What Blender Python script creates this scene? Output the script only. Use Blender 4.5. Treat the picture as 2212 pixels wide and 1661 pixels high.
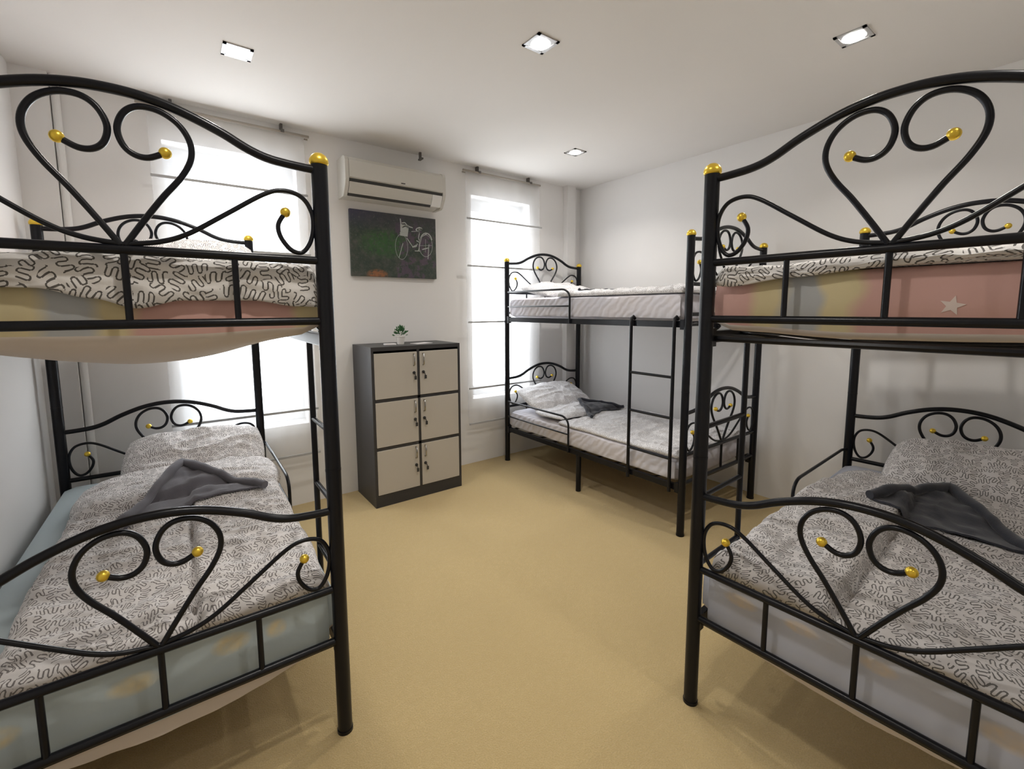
import bpy, bmesh, math, random
from mathutils import Vector, Matrix, noise
from mathutils.bvhtree import BVHTree

for o in list(bpy.data.objects):
    bpy.data.objects.remove(o)
SC = bpy.context.scene
COL = SC.collection
PI = math.pi

# ------------------------------------------------------------------ camera
YAW, PITCH, ROLL, FPX = 0.9291, 0.1065, -0.0033, 974.83
cam_d = bpy.data.cameras.new('camera')
cam = bpy.data.objects.new('camera', cam_d)
COL.objects.link(cam)
cam_d.sensor_fit = 'HORIZONTAL'
cam_d.sensor_width = 36
cam_d.lens = FPX * 36 / 2212
cam_d.shift_y = (771.94 - 830.5) / 2212
cam_d.clip_start = 0.02
F = Vector((math.cos(YAW) * math.cos(PITCH), math.sin(YAW) * math.cos(PITCH), -math.sin(PITCH)))
R = Vector((math.sin(YAW), -math.cos(YAW), 0))
U = R.cross(F)
R2 = math.cos(ROLL) * R + math.sin(ROLL) * U
U2 = -math.sin(ROLL) * R + math.cos(ROLL) * U
cam.matrix_world = Matrix(((R2.x, U2.x, -F.x, 0), (R2.y, U2.y, -F.y, 0), (R2.z, U2.z, -F.z, 1.4889), (0, 0, 0, 1)))
SC.camera = cam

# ------------------------------------------------------------------ sky, exposure
SC.view_settings.view_transform = 'Standard'
SC.view_settings.look = 'None'
SC.view_settings.gamma = 1
SC.view_settings.use_curve_mapping = False
SC.view_settings.exposure = 0.0
world = bpy.data.worlds.new('overcast_sky')
SC.world = world
world.use_nodes = True
bgn = world.node_tree.nodes['Background']
bgn.inputs[0].default_value = (0.93, 0.96, 1.0, 1)
bgn.inputs[1].default_value = 11.0

# room (metres); X along the window wall, Y towards it
D, RW, LW, ZC, YF = 3.651, 3.667, -0.613, 2.784, -1.7
WIN = [(0.011, 0.782, 0.58, 2.545), (2.262, 2.955, 0.58, 2.535)]
SHEER = [(-0.05, 0.83), (2.17, 3.04)]
LIGHTS = [(0.346, 2.768), (1.53, 1.805), (2.702, 0.869), (2.762, 2.811), (0.35, 0.87), (1.53, -0.12), (0.35, -1.05), (2.70, -1.05)]  # entries with negative y are unseen downlights added as fill light
LAMP_W = 6.8

def area(name, loc, rot, sx, sy, power, color=(1, 1, 1), portal=False, shape='RECTANGLE', spread=PI):
    l = bpy.data.lights.new(name, 'AREA')
    l.shape = shape; l.size = sx; l.size_y = sy; l.energy = power; l.color = color
    l.spread = spread
    l.cycles.is_portal = portal
    o = bpy.data.objects.new(name, l)
    o.location = loc; o.rotation_euler = rot
    COL.objects.link(o)
    return o
for x0, x1, z0, z1 in WIN:
    area('window_portal', ((x0 + x1) / 2, D + 0.30, (z0 + z1) / 2), (-PI / 2, 0, 0), x1 - x0, z1 - z0, 1, portal=True)

# ------------------------------------------------------------------ materials
def mat(name, color, rough=0.6, metal=0.0, **kw):
    m = bpy.data.materials.new(name); m.use_nodes = True
    b = m.node_tree.nodes['Principled BSDF']
    b.inputs['Base Color'].default_value = (*color, 1)
    b.inputs['Roughness'].default_value = rough
    b.inputs['Metallic'].default_value = metal
    for k, v in kw.items():
        b.inputs[k.replace('_', ' ')].default_value = v
    return m

class NT:
    def __init__(s, m):
        s.m = m; s.t = m.node_tree; s.b = s.t.nodes['Principled BSDF']
    def n(s, kind, **kw):
        nd = s.t.nodes.new(kind)
        for k, v in kw.items(): setattr(nd, k, v)
        return nd
    def l(s, a, b): s.t.links.new(a, b)
    def math(s, op, a, b=None, c=None):
        nd = s.n('ShaderNodeMath', operation=op)
        for i, v in enumerate((a, b, c)):
            if v is None: continue
            if isinstance(v, (int, float)): nd.inputs[i].default_value = v
            else: s.l(v, nd.inputs[i])
        return nd.outputs[0]
    def noise(s, scale, vec=None, detail=2, rough=.5):
        nd = s.n('ShaderNodeTexNoise'); nd.inputs['Scale'].default_value = scale
        nd.inputs['Detail'].default_value = detail; nd.inputs['Roughness'].default_value = rough
        if vec is not None: s.l(vec, nd.inputs['Vector'])
        return nd
    def ramp(s, fac, stops, interp='LINEAR'):
        nd = s.n('ShaderNodeValToRGB'); cr = nd.color_ramp; cr.interpolation = interp
        while len(cr.elements) < len(stops): cr.elements.new(0.5)
        for e, (p, c) in zip(cr.elements, stops): e.position = p; e.color = (*c, 1)
        s.l(fac, nd.inputs[0]); return nd.outputs[0]
    def mix(s, fac, a, b):
        nd = s.n('ShaderNodeMix', data_type='RGBA')
        if isinstance(fac, (int, float)): nd.inputs[0].default_value = fac
        else: s.l(fac, nd.inputs[0])
        for i, v in ((6, a), (7, b)):
            if isinstance(v, tuple): nd.inputs[i].default_value = (*v, 1)
            else: s.l(v, nd.inputs[i])
        return nd.outputs[2]
    def coord(s, which='Object'):
        return s.n('ShaderNodeTexCoord').outputs[which]
    def bump(s, h, strength=.3, dist=.01):
        nd = s.n('ShaderNodeBump'); nd.inputs['Strength'].default_value = strength
        nd.inputs['Distance'].default_value = dist
        s.l(h, nd.inputs['Height']); s.l(nd.outputs[0], s.b.inputs['Normal'])

def wall_mat(name, c):
    m = mat(name, c, 0.85); t = NT(m)
    n = t.noise(1.3, t.coord(), 3)
    t.l(t.ramp(n.outputs[0], [(0.3, tuple(x * .975 for x in c)), (0.7, c)]), t.b.inputs['Base Color'])
    t.bump(t.noise(160, t.coord(), 3).outputs[0], .08, .002)
    return m
M_WALL = wall_mat('wall_paint', (0.84, 0.825, 0.81))
M_CEIL = wall_mat('ceiling_paint', (0.80, 0.775, 0.745))
M_TRIM = mat('white_trim', (0.83, 0.82, 0.80), 0.45)

def carpet():
    m = mat('carpet', (0.6, 0.44, 0.24), 0.95); t = NT(m); co = t.coord()
    big = t.noise(2.2, co, 3).outputs[0]
    fine = t.noise(190, co, 3, .7).outputs[0]
    mid = t.noise(38, co, 3, .6).outputs[0]
    a = t.ramp(big, [(0.3, (0.58, 0.43, 0.195)), (0.7, (0.65, 0.485, 0.225))])
    b = t.mix(t.ramp(fine, [(0.36, (1, 1, 1)), (0.6, (0, 0, 0))]), a, (0.49, 0.355, 0.15))
    c = t.mix(t.ramp(mid, [(0.35, (.6, .6, .6)), (0.65, (0, 0, 0))]), b, (0.53, 0.385, 0.165))
    t.l(c, t.b.inputs['Base Color'])
    t.bump(t.math('ADD', t.math('MULTIPLY', mid, .5), fine), .7, .012)
    t.b.inputs['Sheen Weight'].default_value = .25
    return m
M_CARPET = carpet()
M_BLACK = mat('black_tube', (0.0045, 0.005, 0.008), 0.30, 0.0, Specular_IOR_Level=0.32)
M_GOLD = mat('brass_cap', (0.86, 0.60, 0.07), 0.32, 0.75)

def squiggle(name, base, line, width=0.0040, pitch=0.0120, half=0.0085, cell=22.5):
    """white cotton printed with small serpentine lines, one squiggle in each cell"""
    m = mat(name, base, 0.9); t = NT(m)
    uv = t.coord('UV')
    wn = t.noise(9, uv, 1); wn.noise_dimensions = '3D'
    wv = t.n('ShaderNodeVectorMath', operation='SCALE'); t.l(wn.outputs[1], wv.inputs[0]); wv.inputs['Scale'].default_value = .03
    wa = t.n('ShaderNodeVectorMath', operation='ADD'); t.l(uv, wa.inputs[0]); t.l(wv.outputs[0], wa.inputs[1])
    v = t.n('ShaderNodeTexVoronoi', voronoi_dimensions='2D'); v.inputs['Scale'].default_value = cell
    v.inputs['Randomness'].default_value = .75
    t.l(wa.outputs[0], v.inputs['Vector'])
    sub = t.n('ShaderNodeVectorMath', operation='SUBTRACT'); t.l(wa.outputs[0], sub.inputs[0])
    t.l(v.outputs['Position'], sub.inputs[1])
    rot = t.n('ShaderNodeVectorRotate', rotation_type='Z_AXIS')
    t.l(sub.outputs[0], rot.inputs['Vector'])
    sepc = t.n('ShaderNodeSeparateColor'); t.l(v.outputs['Color'], sepc.inputs[0])
    t.l(t.math('MULTIPLY', sepc.outputs[0], 6.283), rot.inputs['Angle'])
    sp = t.n('ShaderNodeSeparateXYZ'); t.l(rot.outputs[0], sp.inputs[0])
    x, y = t.math('ADD', sp.outputs[0], 10 * pitch), sp.outputs[1]
    i_ = t.math('FLOOR', t.math('DIVIDE', x, pitch))
    xl = t.math('SUBTRACT', x, t.math('MULTIPLY', t.math('ADD', i_, .5), pitch))
    sg = t.math('SUBTRACT', 1.0, t.math('MULTIPLY', t.math('MODULO', i_, 2.0), 2.0))
    ys = t.math('MULTIPLY', y, sg)
    r_ = pitch / 2
    ya = t.math('SUBTRACT', ys, half)
    d_arc = t.math('ABSOLUTE', t.math('SUBTRACT', t.math('SQRT', t.math('ADD', t.math('MULTIPLY', xl, xl), t.math('MULTIPLY', ya, ya))), r_))
    dx = t.math('ABSOLUTE', t.math('SUBTRACT', t.math('ABSOLUTE', xl), r_))
    yb = t.math('MAXIMUM', t.math('SUBTRACT', t.math('MULTIPLY', ys, -1.0), half), 0.0)
    d_str = t.math('SQRT', t.math('ADD', t.math('MULTIPLY', dx, dx), t.math('MULTIPLY', yb, yb)))
    up = t.math('GREATER_THAN', ya, 0.0)
    dist = t.math('ADD', t.math('MULTIPLY', up, d_arc), t.math('MULTIPLY', t.math('SUBTRACT', 1.0, up), d_str))
    fac = t.math('LESS_THAN', dist, width / 2)
    t.l(t.mix(fac, base, line), t.b.inputs['Base Color'])
    t.b.inputs['Sheen Weight'].default_value = .2
    t.bump(t.noise(35, uv, 4).outputs[0], .25, .01)
    return m
M_PAT = squiggle('squiggle_cotton', (0.80, 0.765, 0.755), (0.22, 0.20, 0.195), width=.0033, pitch=.0092, half=.0065, cell=29.0)
M_PATU = squiggle('squiggle_cotton_bold', (0.78, 0.75, 0.72), (0.11, 0.10, 0.09))
M_PAT_SHADE = squiggle('squiggle_cotton_shaded', (0.66, 0.63, 0.62), (0.15, 0.14, 0.135), width=.0034, pitch=.0092, half=.0065, cell=29.0)  # same white cotton, darkened to paint in the shade on the right bed
M_PAT_LIT = squiggle('squiggle_cotton_lit', (0.80, 0.79, 0.80), (0.50, 0.48, 0.49))  # same cotton, print paled to paint in the strong light on the far bed

def sheet_mat(name, base, blob, bscale, lo, hi, pleat=False):
    m = mat(name, base, 0.85); t = NT(m); co = t.coord()
    if pleat:
        w = t.n('ShaderNodeTexWave', wave_type='BANDS', bands_direction='DIAGONAL')
        w.inputs['Scale'].default_value = 9; w.inputs['Distortion'].default_value = 5
        t.l(co, w.inputs['Vector'])
        t.bump(w.outputs['Fac'], .35, .01)
    else:
        t.bump(t.noise(14, co, 3).outputs[0], .2, .01)
    n = t.noise(bscale, co, 2, .55).outputs[0]
    t.l(t.mix(t.ramp(n, [(lo, (0, 0, 0)), (hi, (1, 1, 1))]), base, blob), t.b.inputs['Base Color'])
    return m
M_LILAC = sheet_mat('white_sheet', (0.66, 0.65, 0.71), (0.70, 0.66, 0.68), 3, 0.4, 0.7, True)

def uv_axes(t, key):
    """(u, v, z) of a bed's own axes out of the object coordinates"""
    sp = t.n('ShaderNodeSeparateXYZ'); t.l(t.coord(), sp.inputs[0])
    if key == 'A': return t.math('MULTIPLY', sp.outputs[0], -1.0), sp.outputs[1], sp.outputs[2]
    return t.math('MULTIPLY', sp.outputs[1], -1.0), sp.outputs[0], sp.outputs[2]
def patch_mat(name, key, stops):
    m = mat(name, (0.62, 0.36, 0.31), 0.85); t = NT(m)
    u, v, z = uv_axes(t, key)
    n = t.noise(7, t.coord(), 2).outputs[0]
    u = t.math('ADD', u, t.math('MULTIPLY', t.math('SUBTRACT', n, .5), .10))
    u = t.math('ADD', u, t.math('MULTIPLY', t.math('FLOOR', t.math('DIVIDE', t.math('ADD', v, .15), .42)), .37))
    c = t.ramp(t.math('FRACT', u), stops)
    t.l(c, t.b.inputs['Base Color'])
    t.bump(t.noise(12, t.coord(), 3).outputs[0], .25, .01)
    return m
PK, YL, GR = (0.66, 0.40, 0.35), (0.68, 0.58, 0.34), (0.46, 0.47, 0.47)
M_PATCHA = patch_mat('pink_patchwork_sheet', 'A', [(0, YL), (.06, YL), (.10, PK), (.46, PK), (.50, YL), (.54, YL), (.57, GR), (.64, GR), (.68, YL), (.76, YL), (.80, PK), (1, PK)])
M_PATCHB = patch_mat('pink_patchwork_sheet', 'B', [(0, PK), (.10, PK), (.14, YL), (.19, YL), (.24, GR), (.31, GR), (.34, YL), (.39, YL), (.43, PK), (.97, PK), (1, YL)])
def figure_mat(name, key, base, fig, spots):
    m = mat(name, base, 0.85); t = NT(m); co = t.coord()
    u, v, z = uv_axes(t, key)
    n = t.noise(30, co, 3).outputs[0]
    tot = None
    for a, b, ru, rz in spots:
        p = t.math('DIVIDE', t.math('SUBTRACT', u, a), ru); q = t.math('DIVIDE', t.math('SUBTRACT', z, b), rz)
        k = t.math('SUBTRACT', 1.35, t.math('ADD', t.math('MULTIPLY', p, p), t.math('MULTIPLY', q, q)))
        tot = k if tot is None else t.math('MAXIMUM', tot, k)
    f = t.math('MULTIPLY', t.math('MAXIMUM', t.math('MINIMUM', tot, 1.0), 0.0), t.math('MULTIPLY', n, 1.25))
    t.l(t.mix(f, base, fig), t.b.inputs['Base Color'])
    t.bump(t.noise(14, co, 3).outputs[0], .2, .01)
    return m
M_BLUE = figure_mat('pale_blue_sheet', 'A', (0.50, 0.58, 0.61), (0.74, 0.62, 0.36), [(.555, .43, .055, .03), (.317, .445, .05, .032), (.19, .44, .03, .03), (.83, .42, .05, .03)])
M_BLUEB = figure_mat('pale_lilac_sheet', 'B', (0.56, 0.58, 0.66), (0.74, 0.62, 0.48), [(.14, .455, .055, .022), (.33, .46, .05, .02), (.527, .455, .045, .022), (.79, .43, .06, .03)])
M_STAR = mat('white_star_print', (0.78, 0.66, 0.60), 0.85)
M_BEIGE = mat('mattress_underside', (0.70, 0.62, 0.55), 0.9)
def cloth(name, c):
    m = mat(name, c, 0.95); t = NT(m); co = t.coord()
    t.bump(t.noise(300, co, 2).outputs[0], .35, .003)
    t.b.inputs['Sheen Weight'].default_value = .3
    return m
M_TOWEL = cloth('dark_grey_towel', (0.13, 0.125, 0.145))
M_TOWELB = cloth('near_black_towel', (0.032, 0.034, 0.046))
M_CABB = mat('charcoal_carcass', (0.035, 0.034, 0.036), 0.45)
M_DOOR = mat('ivory_door', (0.50, 0.465, 0.41), 0.42)
M_CHROME = mat('chrome', (0.45, 0.44, 0.43), 0.25, 1.0)
M_KEY = mat('dark_key', (0.05, 0.05, 0.05), 0.4, 0.3)
M_AC = mat('ac_plastic', (0.63, 0.61, 0.56), 0.4)
M_SLOT = mat('dark_slot', (0.04, 0.04, 0.038), 0.6)
M_ROD = mat('taupe_rod', (0.40, 0.36, 0.31), 0.45)
M_BRK = mat('bracket_grey', (0.13, 0.12, 0.11), 0.4, 0.3)
M_BATTEN = mat('batten_grey', (0.42, 0.42, 0.42), 0.6)
M_POT = mat('white_pot', (0.80, 0.77, 0.73), 0.4)
M_LEAF = mat('leaf_green', (0.03, 0.13, 0.035), 0.6)
M_SOIL = mat('soil', (0.05, 0.035, 0.02), 0.9)
M_PAPER = mat('paper', (0.75, 0.72, 0.72), 0.7)
M_SILVER = mat('brushed_silver', (0.55, 0.55, 0.55), 0.35, 0.8)
M_PVC = mat('window_pvc', (0.80, 0.81, 0.83), 0.35)

def sheer_mat():
    m = bpy.data.materials.new('sheer_voile'); m.use_nodes = True
    t = m.node_tree; t.nodes.clear()
    out = t.nodes.new('ShaderNodeOutputMaterial')
    tr = t.nodes.new('ShaderNodeBsdfTransparent'); tr.inputs[0].default_value = (1, 1, 1, 1)
    tl = t.nodes.new('ShaderNodeBsdfTranslucent'); tl.inputs[0].default_value = (0.86, 0.86, 0.87, 1)
    df = t.nodes.new('ShaderNodeBsdfDiffuse'); df.inputs[0].default_value = (0.84, 0.82, 0.80, 1)
    a = t.nodes.new('ShaderNodeMixShader'); a.inputs[0].default_value = .5
    b = t.nodes.new('ShaderNodeMixShader'); b.inputs[0].default_value = .34
    t.links.new(tl.outputs[0], a.inputs[1]); t.links.new(df.outputs[0], a.inputs[2])
    t.links.new(tr.outputs[0], b.inputs[1]); t.links.new(a.outputs[0], b.inputs[2])
    t.links.new(b.outputs[0], out.inputs[0])
    return m
M_SHEER = sheer_mat()
def glass_mat():
    m = bpy.data.materials.new('window_glass'); m.use_nodes = True
    t = m.node_tree; t.nodes.clear()
    out = t.nodes.new('ShaderNodeOutputMaterial')
    tr = t.nodes.new('ShaderNodeBsdfTransparent'); tr.inputs[0].default_value = (.97, .98, .98, 1)
    gl = t.nodes.new('ShaderNodeBsdfGlossy'); gl.inputs['Roughness'].default_value = .02
    b = t.nodes.new('ShaderNodeMixShader'); b.inputs[0].default_value = .06
    t.links.new(tr.outputs[0], b.inputs[1]); t.links.new(gl.outputs[0], b.inputs[2])
    t.links.new(b.outputs[0], out.inputs[0])
    return m
M_GLASS = glass_mat()
def emit(name, c, s):
    m = bpy.data.materials.new(name); m.use_nodes = True
    b = m.node_tree.nodes['Principled BSDF']
    b.inputs['Emission Color'].default_value = (*c, 1); b.inputs['Emission Strength'].default_value = s
    return m
M_LAMP = emit('downlight_lens', (1, 0.98, 0.95), 25)

# ------------------------------------------------------------------ helpers
def obj(name, bm, m, parent=None, smooth=False, loc=None, angle=None):
    me = bpy.data.meshes.new(name)
    bmesh.ops.recalc_face_normals(bm, faces=bm.faces)
    bm.to_mesh(me); bm.free()
    for x in (m if isinstance(m, (list, tuple)) else [m]): me.materials.append(x)
    if smooth:
        for p in me.polygons: p.use_smooth = True
        if angle:
            try: me.set_sharp_from_angle(angle=angle)
            except Exception: pass
    o = bpy.data.objects.new(name, me)
    COL.objects.link(o)
    if parent: o.parent = parent
    if loc: o.location = loc
    return o
def tag(o, label, cat, group=None, kind=None):
    if label: o['label'] = label
    if cat: o['category'] = cat
    if group: o['group'] = group
    if kind: o['kind'] = kind
    return o
def empty(name, loc=(0, 0, 0), rz=0):
    o = bpy.data.objects.new(name, None); o.location = loc; o.rotation_euler = (0, 0, rz)
    o.empty_display_size = .1
    COL.objects.link(o); return o
def box(bm, x0, x1, y0, y1, z0, z1, mi=0, bevel=0):
    vs = [bm.verts.new((x, y, z)) for x in (x0, x1) for y in (y0, y1) for z in (z0, z1)]
    fs = []
    for q in ((0, 1, 3, 2), (4, 6, 7, 5), (0, 4, 5, 1), (2, 3, 7, 6), (0, 2, 6, 4), (1, 5, 7, 3)):
        f = bm.faces.new([vs[i] for i in q]); f.material_index = mi; fs.append(f)
    if bevel:
        es = {e for f in fs for e in f.edges}
        bmesh.ops.bevel(bm, geom=list(es), offset=bevel, segments=3, affect='EDGES', profile=.5)
    return fs
def catmull(pts, n=8):
    out = []
    P = [Vector(p) for p in pts]
    for i in range(len(P) - 1):
        p0 = P[max(i - 1, 0)]; p1 = P[i]; p2 = P[i + 1]; p3 = P[min(i + 2, len(P) - 1)]
        for k in range(n):
            t = k / n
            out.append(0.5 * ((2 * p1) + (p2 - p0) * t + (2 * p0 - 5 * p1 + 4 * p2 - p3) * t * t + (3 * p1 - p0 - 3 * p2 + p3) * t ** 3))
    out.append(P[-1]); return out
def tube(bm, pts, r, seg=12, cap=True, mi=0):
    P = [Vector(p) for p in pts]
    rings = []; nrm = None
    for i, p in enumerate(P):
        if i == 0: tg = P[1] - P[0]
        elif i == len(P) - 1: tg = P[-1] - P[-2]
        else: tg = (P[i + 1] - p).normalized() + (p - P[i - 1]).normalized()
        tg.normalize()
        if nrm is None:
            a = Vector((0, 0, 1)) if abs(tg.z) < .9 else Vector((1, 0, 0))
            nrm = tg.cross(a).normalized()
        nrm = (nrm - tg * nrm.dot(tg)).normalized(); bn = tg.cross(nrm)
        rr = r[i] if isinstance(r, (list, tuple)) else r
        rings.append([bm.verts.new(p + rr * (math.cos(2 * PI * k / seg) * nrm + math.sin(2 * PI * k / seg) * bn)) for k in range(seg)])
    for a, b in zip(rings, rings[1:]):
        for k in range(seg):
            f = bm.faces.new((a[k], a[(k + 1) % seg], b[(k + 1) % seg], b[k])); f.material_index = mi
    if cap:
        for rg in (rings[0][::-1], rings[-1]):
            f = bm.faces.new(rg); f.material_index = mi
def ball(bm, c, r, sz=1.0, seg=16):
    m = Matrix.Translation(c) @ Matrix.Diagonal((r, r, r * sz, 1))
    bmesh.ops.create_uvsphere(bm, u_segments=seg, v_segments=seg // 2 + 2, radius=1, matrix=m)
def lathe(bm, prof, c=(0, 0, 0), seg=24):
    rings = [[bm.verts.new((c[0] + r * math.cos(2 * PI * k / seg), c[1] + r * math.sin(2 * PI * k / seg), c[2] + z)) for k in range(seg)] for r, z in prof]
    for a, b in zip(rings, rings[1:]):
        for k in range(seg): bm.faces.new((a[k], a[(k + 1) % seg], b[(k + 1) % seg], b[k]))
    bm.faces.new(rings[0][::-1]); bm.faces.new(rings[-1])

# ------------------------------------------------------------------ the room
def struct(name, bm, m):
    o = obj(name, bm, m); o['kind'] = 'structure'; return o
bm = bmesh.new(); box(bm, LW - .2, RW + .2, YF - .2, D + .35, -.12, 0); struct('floor', bm, M_CARPET)
bm = bmesh.new(); box(bm, LW - .2, RW + .2, YF - .2, D + .35, ZC, ZC + .15); struct('ceiling', bm, M_CEIL)
bm = bmesh.new(); box(bm, LW - .2, LW, YF, D + .35, 0, ZC); struct('wall_left', bm, M_WALL)
bm = bmesh.new(); box(bm, RW, RW + .2, YF, D + .35, 0, ZC); struct('wall_right', bm, M_WALL)
bm = bmesh.new(); box(bm, LW - .2, RW + .2, YF - .2, YF, 0, ZC); struct('wall_front', bm, M_WALL)
bm = bmesh.new()
xs = [LW, WIN[0][0], WIN[0][1], WIN[1][0], WIN[1][1], RW]
TH = .33
box(bm, xs[0], xs[1], D, D + TH, 0, ZC); box(bm, xs[2], xs[3], D, D + TH, 0, ZC); box(bm, xs[4], xs[5], D, D + TH, 0, ZC)
for x0, x1, z0, z1 in WIN:
    box(bm, x0, x1, D, D + TH, 0, z0); box(bm, x0, x1, D, D + TH, z1, ZC)
struct('wall_back', bm, M_WALL)
for i, (x0, x1, z0, z1) in enumerate(WIN):
    bm = bmesh.new()
    w, y0, y1 = .055, D + .14, D + .21
    top = .115
    box(bm, x0, x0 + w, y0, y1, z0 + .05, z1); box(bm, x1 - w, x1, y0, y1, z0 + .05, z1)
    box(bm, x0 + w, x1 - w, y0, y1, z1 - top, z1); box(bm, x0 + w, x1 - w, y0, y1, z0 + .05, z0 + .15)
    box(bm, x0 + w - .004, x0 + w + .018, y0 - .012, y0, z0 + .15, z1 - top); box(bm, x1 - w - .018, x1 - w + .004, y0 - .012, y0, z0 + .15, z1 - top)
    wf = struct('window_%d' % (i + 1), bm, M_PVC)
    bm = bmesh.new(); box(bm, x0 + w - .005, x1 - w + .005, y0 + .03, y0 + .036, z0 + .14, z1 - top + .005)
    obj('pane', bm, M_GLASS, wf)
    bm = bmesh.new(); box(bm, x0 - .0, x1 + .0, D - .0, y0, z0, z0 + .05, bevel=.004)
    obj('window_sill', bm, M_TRIM, wf)
bm = bmesh.new(); box(bm, LW, -.465, D - .05, D, 0, ZC, bevel=0); struct('trim_1', bm, M_WALL)
bm = bmesh.new(); tube(bm, [(-.444, D - .02, 0), (-.444, D - .02, ZC)], .019, 16); o = struct('trim_2', bm, M_TRIM)
bm = bmesh.new(); box(bm, 3.42, 3.535, D - .07, D, 0, ZC); struct('trim_3', bm, M_WALL)

# ------------------------------------------------------------------ downlights
LL = ['square recessed downlight in the ceiling above the left bunk bed', 'square recessed downlight near the middle of the ceiling',
      'square recessed downlight in the ceiling above the right foreground bunk bed',
      'small far square recessed downlight in front of the right-hand window', 'square recessed downlight in the ceiling over the foot of the left bunk bed',
      'unseen square downlight added as fill over the outer side of the right foreground bed',
      'unseen square downlight added as fill behind the camera near the left wall', 'unseen square downlight added as fill behind the camera near the right wall']
for i, (x, y) in enumerate(LIGHTS):
    t = empty('downlight', (x, y, ZC))
    tag(t, LL[i], 'ceiling light', 'square ceiling downlights')
    bm = bmesh.new(); s, h = .066, .006
    for q in range(4):
        a = q * PI / 2
        f = box(bm, -s, s, s - .016, s, -h, 0)
        vs = {v for g in f for v in g.verts}
        bmesh.ops.rotate(bm, verts=list(vs), cent=(0, 0, 0), matrix=Matrix.Rotation(a, 3, 'Z'))
    lathe(bm, [(.049, -.0045), (.066, -.0045), (.066, -.001), (.049, -.001)], seg=28)
    bmesh.ops.translate(bm, verts=bm.verts, vec=(0, 0, 0))
    obj('frame', bm, M_SILVER, t)
    bm = bmesh.new(); lathe(bm, [(.048, -.0055), (.044, -.009), (.02, -.011), (.001, -.0115)], seg=28)
    obj('lamp', bm, M_LAMP, t, smooth=True)
    l = area('downlight_beam', (x, y, ZC - .02), (0, 0, 0), .09, .09, LAMP_W * (.45 if y < -.5 else 1.05), (1, .96, .90), shape='DISK', spread=2.3)
    l.parent = None

# ------------------------------------------------------------------ beds
W, L = .97, 1.8996
Z1, Z2, Z3 = .352, .540, .8175
ZU = 1.643
BEDS = {'A': ((.3943, 1.5281), -.016), 'B': ((1.4828, .8555), .0532), 'C': ((2.5845, 1.6120), .010)}
MAP = {'A': lambda u, v, z: Vector((-u, v, z)), 'B': lambda u, v, z: Vector((v, -u, z)), 'C': lambda u, v, z: Vector((u, v, z))}
ARCH = [(0, .277), (.064, .279), (.135, .286), (.19, .303), (.26, .338), (.347, .371), (.42, .387), (.485, .391)]
HEART = [(.480, .012), (.44, .075), (.395, .142), (.352, .20), (.328, .25), (.328, .295), (.35, .335), (.388, .359), (.43, .361), (.460, .340), (.4755, .300), (.468, .262), (.447, .241), (.418, .238), (.383, .256)]
SCROLL = [(.485, .014), (.41, .026), (.346, .053), (.256, .115), (.16, .182), (.108, .201), (.057, .190), (.03, .15), (.026, .10), (.038, .052), (.062, .022), (.092, .028), (.118, .062), (.124, .10), (.103, .138)]
def end_panel(T, v, zb, root):
    bm = bmesh.new()
    a = [(u, z) for u, z in ARCH] + [(W - u, z) for u, z in ARCH[-2::-1]]
    tube(bm, [T(u, v, zb + z) for u, z in catmull_2(a)], .0125, 14)
    tube(bm, [T(0, v, zb), T(W, v, zb)], .0125, 14)
    tube(bm, [T(0, v, zb - .19), T(W, v, zb - .19)], .0125, 14)
    p = obj('end_panel', bm, M_BLACK, root, smooth=True, angle=.7)
    for q in (.25, .5, .75):
        bm = bmesh.new(); tube(bm, [T(W * q, v, zb - .18), T(W * q, v, zb - .01)], .0085, 10)
        obj('spindle', bm, M_BLACK, p, smooth=True, angle=.7)
    for mir in (0, 1):
        for nm, cv, r in (('heart_scroll', HEART, .0078), ('side_scroll', SCROLL, .0068)):
            pts = [((W - u) if mir else u, z) for u, z in cv]
            bm = bmesh.new(); tube(bm, [T(u, v, zb + z) for u, z in catmull_2(pts, 6)], r, 10)
            s = obj(nm, bm, M_BLACK, p, smooth=True, angle=.7)
            bm = bmesh.new(); ball(bm, T(pts[-1][0], v, zb + pts[-1][1]), .0145)
            b = obj('brass_ball', bm, M_GOLD, p, smooth=True)
            b['label'] = 'brass ball on scroll end'
    return p
def catmull_2(pts, n=6):
    return [(q.x, q.y) for q in catmull([(a, b, 0) for a, b in pts], n)]
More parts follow.
